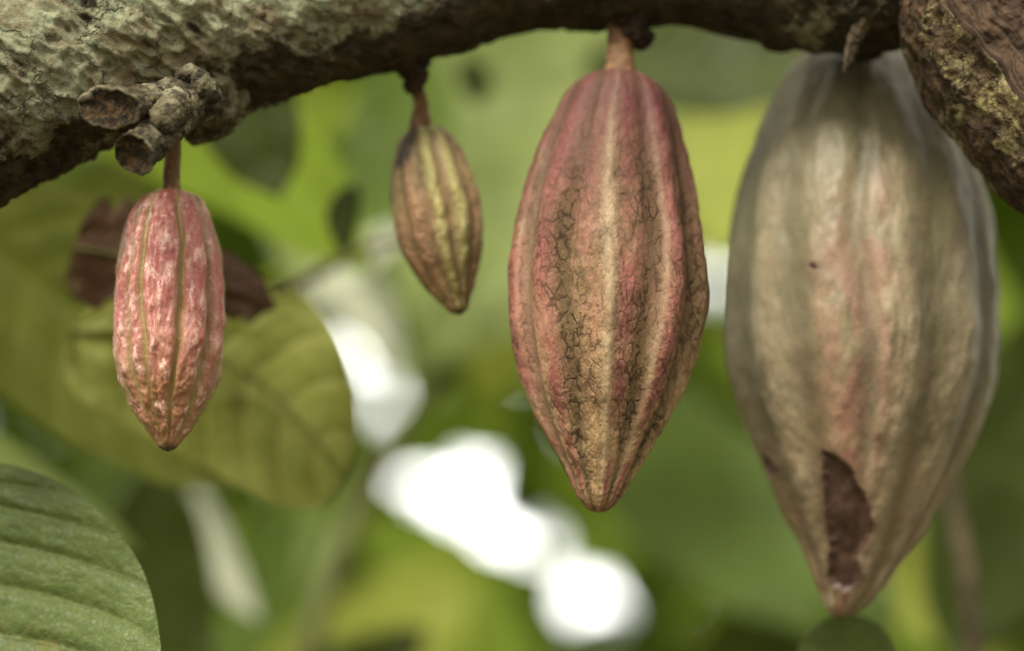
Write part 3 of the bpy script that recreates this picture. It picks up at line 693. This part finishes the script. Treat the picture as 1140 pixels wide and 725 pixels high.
# ------------------------------------------------------------------ light
SUN_EL, SUN_AZ = math.radians(48), math.radians(208)   # azimuth clockwise from +Y (the view direction)
sd = np.array([math.sin(SUN_AZ)*math.cos(SUN_EL), math.cos(SUN_AZ)*math.cos(SUN_EL), math.sin(SUN_EL)])
W = bpy.data.worlds.new('World'); S.world = W; W.use_nodes = True
wn = W.node_tree; bg = wn.nodes['Background']
sky = wn.nodes.new('ShaderNodeTexSky'); sky.sky_type = 'NISHITA'; sky.sun_disc = False
sky.sun_elevation = SUN_EL; sky.sun_rotation = SUN_AZ; sky.dust_density = 4; sky.air_density = 1; sky.ozone_density = .5
# white cloud glow added low ahead to backlight leaves and gaps; thin haze elsewhere
tc = wn.nodes.new('ShaderNodeTexCoord'); dp = wn.nodes.new('ShaderNodeVectorMath'); dp.operation = 'DOT_PRODUCT'
wn.links.new(tc.outputs['Generated'], dp.inputs[0]); dp.inputs[1].default_value = tuple(unit([.05, 1, .30]))
mr = wn.nodes.new('ShaderNodeMapRange'); mr.interpolation_type = 'SMOOTHSTEP'; wn.links.new(dp.outputs['Value'], mr.inputs[0])
mr.inputs[1].default_value = .68; mr.inputs[2].default_value = .97
cn = wn.nodes.new('ShaderNodeTexNoise'); wn.links.new(tc.outputs['Generated'], cn.inputs['Vector']); cn.inputs['Scale'].default_value = 7; cn.inputs['Detail'].default_value = 5
cr = wn.nodes.new('ShaderNodeMapRange'); wn.links.new(cn.outputs['Fac'], cr.inputs[0]); cr.inputs[1].default_value = .3; cr.inputs[2].default_value = .65; cr.inputs[3].default_value = .6
mu = wn.nodes.new('ShaderNodeMath'); mu.operation = 'MULTIPLY'; wn.links.new(mr.outputs[0], mu.inputs[0]); wn.links.new(cr.outputs[0], mu.inputs[1])
hz = wn.nodes.new('ShaderNodeMix'); hz.data_type = 'RGBA'; hz.inputs[0].default_value = .8
wn.links.new(sky.outputs[0], hz.inputs[6]); hz.inputs[7].default_value = (7.2, 6.7, 5.6, 1)
mx = wn.nodes.new('ShaderNodeMix'); mx.data_type = 'RGBA'; wn.links.new(mu.outputs[0], mx.inputs[0])
wn.links.new(hz.outputs[2], mx.inputs[6]); mx.inputs[7].default_value = (24, 24, 22, 1)
# hotter core added inside it so the blurred gaps burn white
dq = wn.nodes.new('ShaderNodeVectorMath'); dq.operation = 'DOT_PRODUCT'; wn.links.new(tc.outputs['Generated'], dq.inputs[0]); dq.inputs[1].default_value = tuple(unit([.02, 1, .21]))
mq = wn.nodes.new('ShaderNodeMapRange'); mq.interpolation_type = 'SMOOTHSTEP'; wn.links.new(dq.outputs['Value'], mq.inputs[0]); mq.inputs[1].default_value = .975; mq.inputs[2].default_value = .999
mh = wn.nodes.new('ShaderNodeMix'); mh.data_type = 'RGBA'; wn.links.new(mq.outputs[0], mh.inputs[0]); wn.links.new(mx.outputs[2], mh.inputs[6]); mh.inputs[7].default_value = (32, 32, 30, 1)
wn.links.new(mh.outputs[2], bg.inputs[0]); bg.inputs[1].default_value = .12
ld = bpy.data.lights.new('sun', 'SUN'); ld.energy = 3.1; ld.angle = math.radians(22); ld.color = (1, .93, .80)
lo = bpy.data.objects.new('sun', ld); C.objects.link(lo)
lo.rotation_euler = Vector((-sd).tolist()).to_track_quat('-Z', 'Y').to_euler()

# ------------------------------------------------------------------ camera object, render settings
cd = bpy.data.cameras.new('camera'); cam = bpy.data.objects.new('camera', cd); C.objects.link(cam)
cd.lens = 85; cd.sensor_width = 36; cd.clip_start = .02; cd.clip_end = 5000
cam.location = CAM.tolist(); cam.rotation_euler = (math.pi/2+PITCH, 0, 0)
cd.dof.use_dof = True; cd.dof.focus_distance = .893; cd.dof.aperture_fstop = 2.5
S.camera = cam
S.view_settings.view_transform = 'Standard'; S.view_settings.look = 'None'
S.view_settings.exposure = 0.74; S.view_settings.gamma = 1
S.render.engine = 'CYCLES'
S.cycles.use_denoising = True
S.cycles.max_bounces = 6; S.cycles.diffuse_bounces = 3; S.cycles.glossy_bounces = 2; S.cycles.transmission_bounces = 4
S.cycles.sample_clamp_indirect = 8
